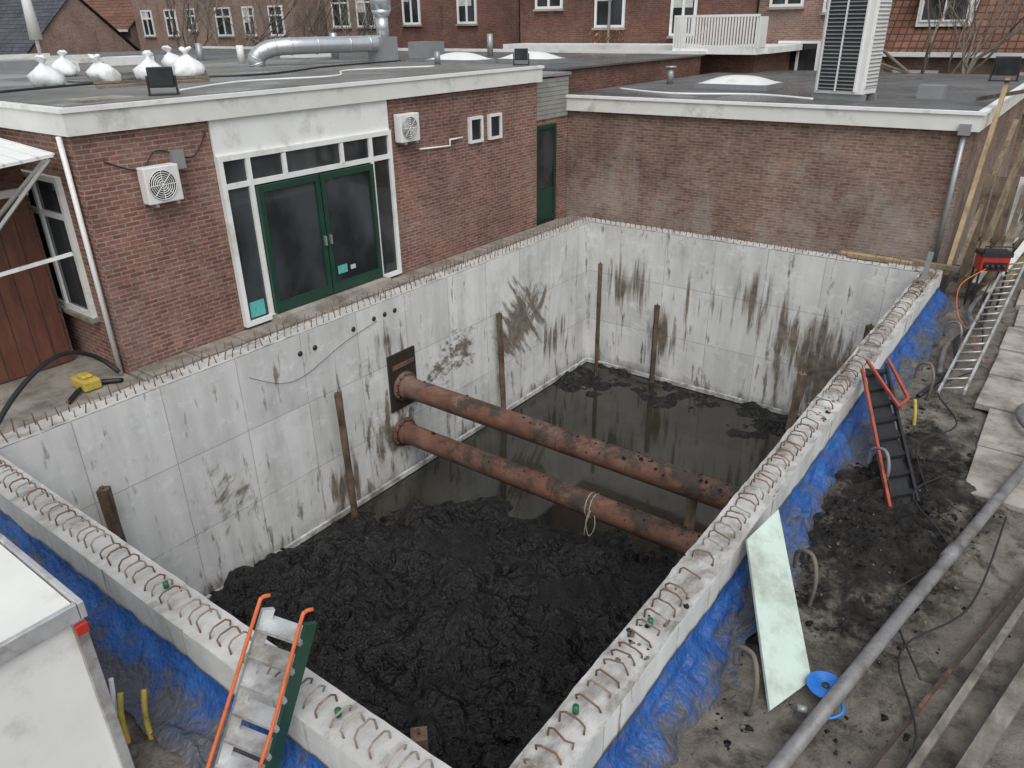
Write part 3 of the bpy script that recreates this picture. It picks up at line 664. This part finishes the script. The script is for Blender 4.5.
# ------------------------------------------------------------------ right side
m=MB()
for (x0,y0,w,d) in ((9.22,-2.9,1.25,1.15),(9.2,-4.15,1.28,1.2),(9.22,-1.65,1.2,1.2),(9.4,-5.45,1.25,1.25),(9.42,-6.8,1.3,1.28),(10.55,-3,1.2,1.2),(10.55,-4.3,1.2,1.2),(10.75,-5.7,1.2,1.2),(9.3,-.3,1.1,1.2),(9.2,1.,1.2,1.1)):
    T=TR(x0,y0,-.56+R(-.015,.01),R(-.03,.03));m.box(0,w,0,d,-.06,.03,'slab',T)
m.obj('paving_slabs',None,.008)
m=MB();m.tube([(10.9,-2.9,-.40),(9.96,-5.95,-.41),(9.3,-9.6,-.43),(8.85,-12.2,-.46)],.062,'pvc',14);m.tube([(9.55,-8.2,-.42),(9.5,-8.45,-.425)],.075,'pvc',14);m.obj('grey_drain_pipe')
m=MB();m.tube(spline([(9.9,-3.9,-.45),(9.75,-4.4,-.4),(9.95,-4.9,-.4),(10.6,-5.,-.42)]),.06,'pvc',12);m.obj('grey_pipe_bend')
m=MB();m.beam((10.35,-7.9,-.5),(9.68,-11.4,-.5),.06,.05,'woodgrey');m.obj('timber_beam')
m=MB();m.beam((10.25,-7.9,-.52),(9.45,-11.4,-.52),.03,.03,'rust');m.obj('steel_rod')
m=MB();m.beam((10.6,-8.3,-.48),(9.95,-11.5,-.46),.13,.10,'woodgrey');m.obj('steel_channel')
m=MB()
c=[Vector(p) for p in ((7.93,-9.95,.06),(8.02,-9.35,.10),(8.86,-10.7,-.54),(8.68,-11.2,-.56))]
n=((c[1]-c[0]).cross(c[3]-c[0])).normalized()*.03
m.add(c+[p+n for p in c],[(0,1,2,3),(7,6,5,4),(0,4,5,1),(1,5,6,2),(2,6,7,3),(3,7,4,0)],'mint');m.obj('mint_insulation_board')
m=MB()
for kx in range(7):
    r=.035+kx*.018;m.tube([(8.98+r*math.cos(a*.26),-10.75+r*math.sin(a*.26),-.50+.003*kx) for a in range(25)],.012,'blueh',6,False)
m.tube([(8.98,-10.75,-.53),(8.98,-10.75,-.47)],.03,'dark',10);m.tube(spline([(9.10,-10.8,-.49),(9.17,-10.95,-.47),(9.1,-11.05,-.5),(8.95,-11.1,-.52)]),.014,'blueh',8);m.tube([(8.93,-11.08,-.5),(8.86,-11.1,-.5)],.03,'grey',10);m.obj('lay_flat_hose_coil')
m=MB()
for (x,y,kk) in ((8.3,-9.75,'mudlight'),(8.4,-7.3,'pvc'),(8.3,-6.3,'mudlight'),(8.35,-4.3,'mudlight'),(8.4,-2.2,'pvc'),(8.3,-11.3,'mudlight')):
    m.tube(spline([(x+.25,y,-.6),(x+.27,y-.02,-.25),(x+.18,y+.1,-.08),(x+.02,y+.2,-.16),(x+.0,y+.26,-.4)]),.02,kk,8)
m.obj('wellpoint_hoses')
m=MB();m.tube(spline([(8.6,-3.4,-.5),(8.5,-2.2,-.47),(8.7,-1.2,-.42),(8.55,-.2,-.45),(8.6,1,-.45)]),.045,'pvc',10)
m.tube(spline([(8.5,-4.5,-.48),(8.75,-3.2,-.42),(8.6,-2,-.4),(8.85,-.8,-.4),(8.7,.6,-.4)]),.035,'black',10)
m.tube(spline([(9.1,-7.2,-.45),(8.8,-6.2,-.4),(9.1,-5.2,-.45),(8.7,-4.2,-.45),(9.0,-3.2,-.45)]),.012,'black',6)
m.tube(spline([(9.6,-10.2,-.5),(9.2,-9.3,-.45),(9.5,-8.3,-.42),(9.0,-7.6,-.3),(9.3,-6.6,-.42)]),.010,'black',6)
m.tube(spline([(9.3,-12.2,-.5),(9.7,-11,-.47),(9.4,-10,-.47),(9.8,-9,-.47),(9.9,-7.2,-.47)]),.010,'black',6)
m.obj('header_hose')
m=MB()
for (x,y) in ((8.62,-5.3),(4.6,-14.45),(4.72,-14.32)):
    m.tube(spline([(x,y,-.65),(x-.03,y+.02,-.4),(x-.08,y+.08,-.22)]),.024,'yellow',8)
m.tube(spline([(4.5,-14.5,-.7),(4.48,-14.42,-.3),(4.45,-14.38,-.1)]),.02,'plast',8)
m.obj('yellow_hoses')
e=empty('aluminium_ladder');m=MB();a=Vector((8.72,-4.3,-.45));b=Vector((8.85,1.2,.2));s_=Vector((.32,.0,.10))
m.beam(a,b,.03,.08,'alu');m.beam(a+s_,b+s_,.03,.08,'alu');m.obj('rails',e);m=MB()
for i in range(18):
    p=a+(b-a)*(i+.5)/18;m.tube([p,p+s_],.016,'alu',8)
m.obj('rungs',e)
e=empty('folded_stepladder');a=Vector((7.88,-5.65,.22));b=Vector((8.82,-7.75,-.48));s_=Vector((.24,.22,.04));m=MB()
m.beam(a,b,.03,.07,'redor');m.beam(a+s_,b+s_,.03,.08,'black');m.beam(a+s_*.5+Vector((0,0,-.03)),b+s_*.5+Vector((0,0,-.03)),.22,.015,'black');m.obj('rails',e);m=MB()
for i in range(8):
    p=a+(b-a)*(i+.4)/8;m.beam(p,p+s_,.08,.03,'black')
m.obj('treads',e);m=MB();m.beam(a+Vector((.02,.1,.10)),a+(b-a)*.38+Vector((.26,.2,.12)),.03,.04,'redor');m.beam(a+s_+Vector((0,.1,.05)),a+(b-a)*.36+s_+Vector((.10,.1,.14)),.03,.04,'redor');m.beam(a+(b-a)*.38+Vector((.26,.2,.12)),a+(b-a)*.36+s_+Vector((.10,.1,.14)),.03,.04,'redor');m.obj('back_frame',e)
e=empty('power_distribution_box');T=TR(8.5,.35,.05,.5);m=MB();m.box(0,.5,0,.3,.12,.40,'red',T);m.obj('body',e,.02);m=MB();m.box(-.02,.52,-.02,.32,.40,.48,'black',T);m.box(.04,.46,-.012,0,.15,.3,'black',T)
for i in range(4): m.tube([T@Vector((.09+i*.1,-.01,.235)),T@Vector((.09+i*.1,-.06,.22))],.035,'dark',10)
m.obj('sockets',e);m=MB()
for (u,v) in ((.0,0),(.47,0),(0,.27),(.47,.27)): m.box(u,u+.03,v,v+.03,-.65,.12,'black',T)
m.tube([T@Vector(p) for p in ((0,0,.48),(0,0,.6),(.5,0,.6),(.5,0,.48))],.014,'black',8)
m.obj('frame',e)
m=MB();m.tube(spline([(8.6,.3,.25),(8.3,-.2,.0),(8.45,-1.,-.3),(8.8,-1.6,-.45),(9.1,-2.6,-.48)]),.009,'orange',6);m.tube(spline([(8.8,.3,.25),(8.7,-.3,-.2),(8.9,-1.2,-.45),(9.0,-2.,-.47)]),.012,'black',6);m.obj('power_cables')
e=empty('timber_fence');m=MB()
for i in range(26):
    x=8.05+i*.2;m.box(x,x+.17,2.0+R(-.01,.01)+i*.02,2.03+i*.02,-.7,1.7+R(-.05,.1),random.choice(('wood','woodgrey','cream','wood')))
m.obj('planks',e);m=MB();m.box(8.0,13.2,2.6,2.66,.2,.3,'wood');m.obj('rail',e)
for (a,b,w_,h_,kk) in (((7.93,.75,-.1),(8.02,2.1,3.45),.08,.08,'woodnew'),((8.05,1.2,.0),(8.25,3.2,2.6),.09,.05,'wood'),((7.5,2.8,3.0),(8.6,1.9,3.3),.05,.07,'wood'),((8.7,1.3,-.5),(8.8,2.0,1.6),.1,.04,'wood'),((8.3,1.4,-.5),(8.6,1.9,2.4),.12,.03,'wood')):
    m=MB();m.beam(a,b,w_,h_,kk);m.obj('timber_prop')
flood(7.95,2.05,3.40,.35,.42)
m=MB()
for i in range(12):
    m.beam((8.2+R(0,.7),.9+R(-.3,.5),-.5+i*.06),(8.9+R(0,.7),3.6+R(-.3,.3),.5+i*.09),R(.08,.2),.03,random.choice(('white','cream','wood','woodgrey','wood')))
m.obj('stacked_boards')
m=MB();m.beam((6.6,.86,.06),(8.1,.62,.08),.10,.07,'wood');m.beam((5.9,.68,.06),(7.3,.7,.06),.16,.03,'woodnew');m.beam((6.1,.5,.05),(6.9,.52,.05),.12,.03,'wood');m.obj('timber_offcut')
m=MB();m.beam((7.70,-.55,-.1),(7.74,-.5,.62),.09,.05,'grey');m.obj('steel_upright')
# ------------------------------------------------------------------ white trailer
e=empty('white_box_trailer');m=MB();m.box(1.5,5.10,-17.2,-14.66,-.35,1.17,'white');m.obj('body',e)
m=MB();m.box(1.45,5.11,-17.25,-14.65,1.172,1.20,'cream');m.obj('roof_panel',e)
m=MB();m.box(5.06,5.14,-14.695,-14.62,-.36,1.09,'alu')
m.box(1.45,5.16,-14.64,-14.60,1.10,1.23,'alu');m.box(5.12,5.16,-17.25,-14.645,1.10,1.23,'alu');m.obj('roof_trim',e,.006)
m=MB();m.box(5.142,5.18,-14.70,-14.62,1.0,1.08,'red');m.obj('marker_lamp',e,.008)
m=MB();m.tube([(4,-14.7,-.45),(4,-14.9,-.45)],.25,'black',20);m.tube([(4,-17.1,-.45),(4,-16.9,-.45)],.25,'black',20);m.obj('wheels',e)
e=empty('orange_step_stair');a0=Vector((5.60,-14.35,-.62));a1=Vector((5.77,-13.70,.82));s_=Vector((.42,.10,0));m=MB()
m.beam(a0,a1,.035,.09,'alu');m.beam(a0+s_,a1+s_*.85,.035,.09,'green');m.obj('stringers',e);m=MB()
for i in range(7):
    p=a0+(a1-a0)*(i+.5)/7;p2=a0+s_+(a1+s_*-.15-a0)*(i+.5)/7;m.beam(p,p2,.15,.03,'alu')
m.obj('treads',e);m=MB()
for q in (Vector((0,0,0)),s_*.95):
    off=Vector((0,-.10,.05))
    m.tube(spline([a0+q+(a1-a0)*.10,a0+q+(a1-a0)*.12+off,a0+q+(a1-a0)*.5+off,a1+q*.9+off*.9,a1+q*.9+Vector((0,-.03,.12)),a1+q*.9+Vector((0,.03,.10))],6),.014,'orange',8)
m.obj('handrails',e)
m=MB();m.tube(spline([(.5,-14.0,-.25),(.25,-13.65,.1),(-.15,-13.1,.45),(-.55,-12.5,.62),(-.9,-12.0,.55),(-1.05,-11.6,.3),(-.9,-11.42,.04)]),.032,'black',10)
m.tube(spline([(-.6,-12.3,.0),(-.9,-11.9,.02),(-.7,-11.5,.0),(-1.1,-11.9,.0)]),.03,'black',8);m.obj('black_hose')
m=MB();m.box(-1.15,-.75,-12.0,-11.75,-.03,.12,'yellow');m.box(-1.05,-.85,-11.95,-11.8,.12,.17,'yellow');m.obj('yellow_pump',None,.03)
m=MB();m.tube(spline([(-.4,-10.4,.05),(.01,-9.9,-.4),(.02,-9.1,-.75),(.02,-8.0,-.45),(.02,-7.2,-.3)]),.004,'black',5);m.obj('loose_cable')
m=MB()
for (x,y) in ((7.67,-12.6),(6.3,-13.63),(4.0,-13.6),(7.7,-11.5)):
    m.tube([(x,y,.05),(x,y,.11)],.025,'capg',10)
m.obj('safety_caps')
# ------------------------------------------------------------------ camera & light
pitch,yaw,roll=.4488,-.6462,-.0153
fw=Vector((math.sin(yaw)*math.cos(pitch),math.cos(yaw)*math.cos(pitch),-math.sin(pitch)))
r=Vector((math.cos(yaw),-math.sin(yaw),0));u=r.cross(fw)
r2=r*math.cos(roll)+u*math.sin(roll);u2=-r*math.sin(roll)+u*math.cos(roll)
cd=bpy.data.cameras.new('camera');cd.sensor_width=36;cd.lens=751.96/1024*36;cd.clip_end=2000;cd.clip_start=.1
co=bpy.data.objects.new('camera',cd);sc.collection.objects.link(co)
b=-fw
co.matrix_world=Matrix(((r2.x,u2.x,b.x,9.659),(r2.y,u2.y,b.y,-15.941),(r2.z,u2.z,b.z,4.551),(0,0,0,1)))
sc.camera=co
wd=bpy.data.worlds.new('World');sc.world=wd;wd.use_nodes=True;nt=wd.node_tree;bg=nt.nodes['Background']
AZ=135;EL=55
sk=nt.nodes.new('ShaderNodeTexSky');sk.sky_type='NISHITA';sk.sun_disc=False;sk.sun_elevation=math.radians(EL);sk.sun_rotation=math.radians(AZ);sk.dust_density=3;sk.air_density=1.4
hs_=nt.nodes.new('ShaderNodeHueSaturation');hs_.inputs['Saturation'].default_value=.42
nt.links.new(sk.outputs[0],hs_.inputs['Color']);nt.links.new(hs_.outputs[0],bg.inputs[0]);bg.inputs[1].default_value=.15
sd=bpy.data.lights.new('sun','SUN');sd.energy=1.3;sd.angle=math.radians(50);sd.color=(1,.985,.96)
so=bpy.data.objects.new('sun',sd);sc.collection.objects.link(so)
az=math.radians(AZ);el=math.radians(EL)
dv=Vector((math.sin(az)*math.cos(el),math.cos(az)*math.cos(el),math.sin(el)))
so.rotation_euler=dv.to_track_quat('Z','Y').to_euler();so.location=(0,0,20)
sc.view_settings.view_transform='Standard';sc.view_settings.look='None';sc.view_settings.exposure=0
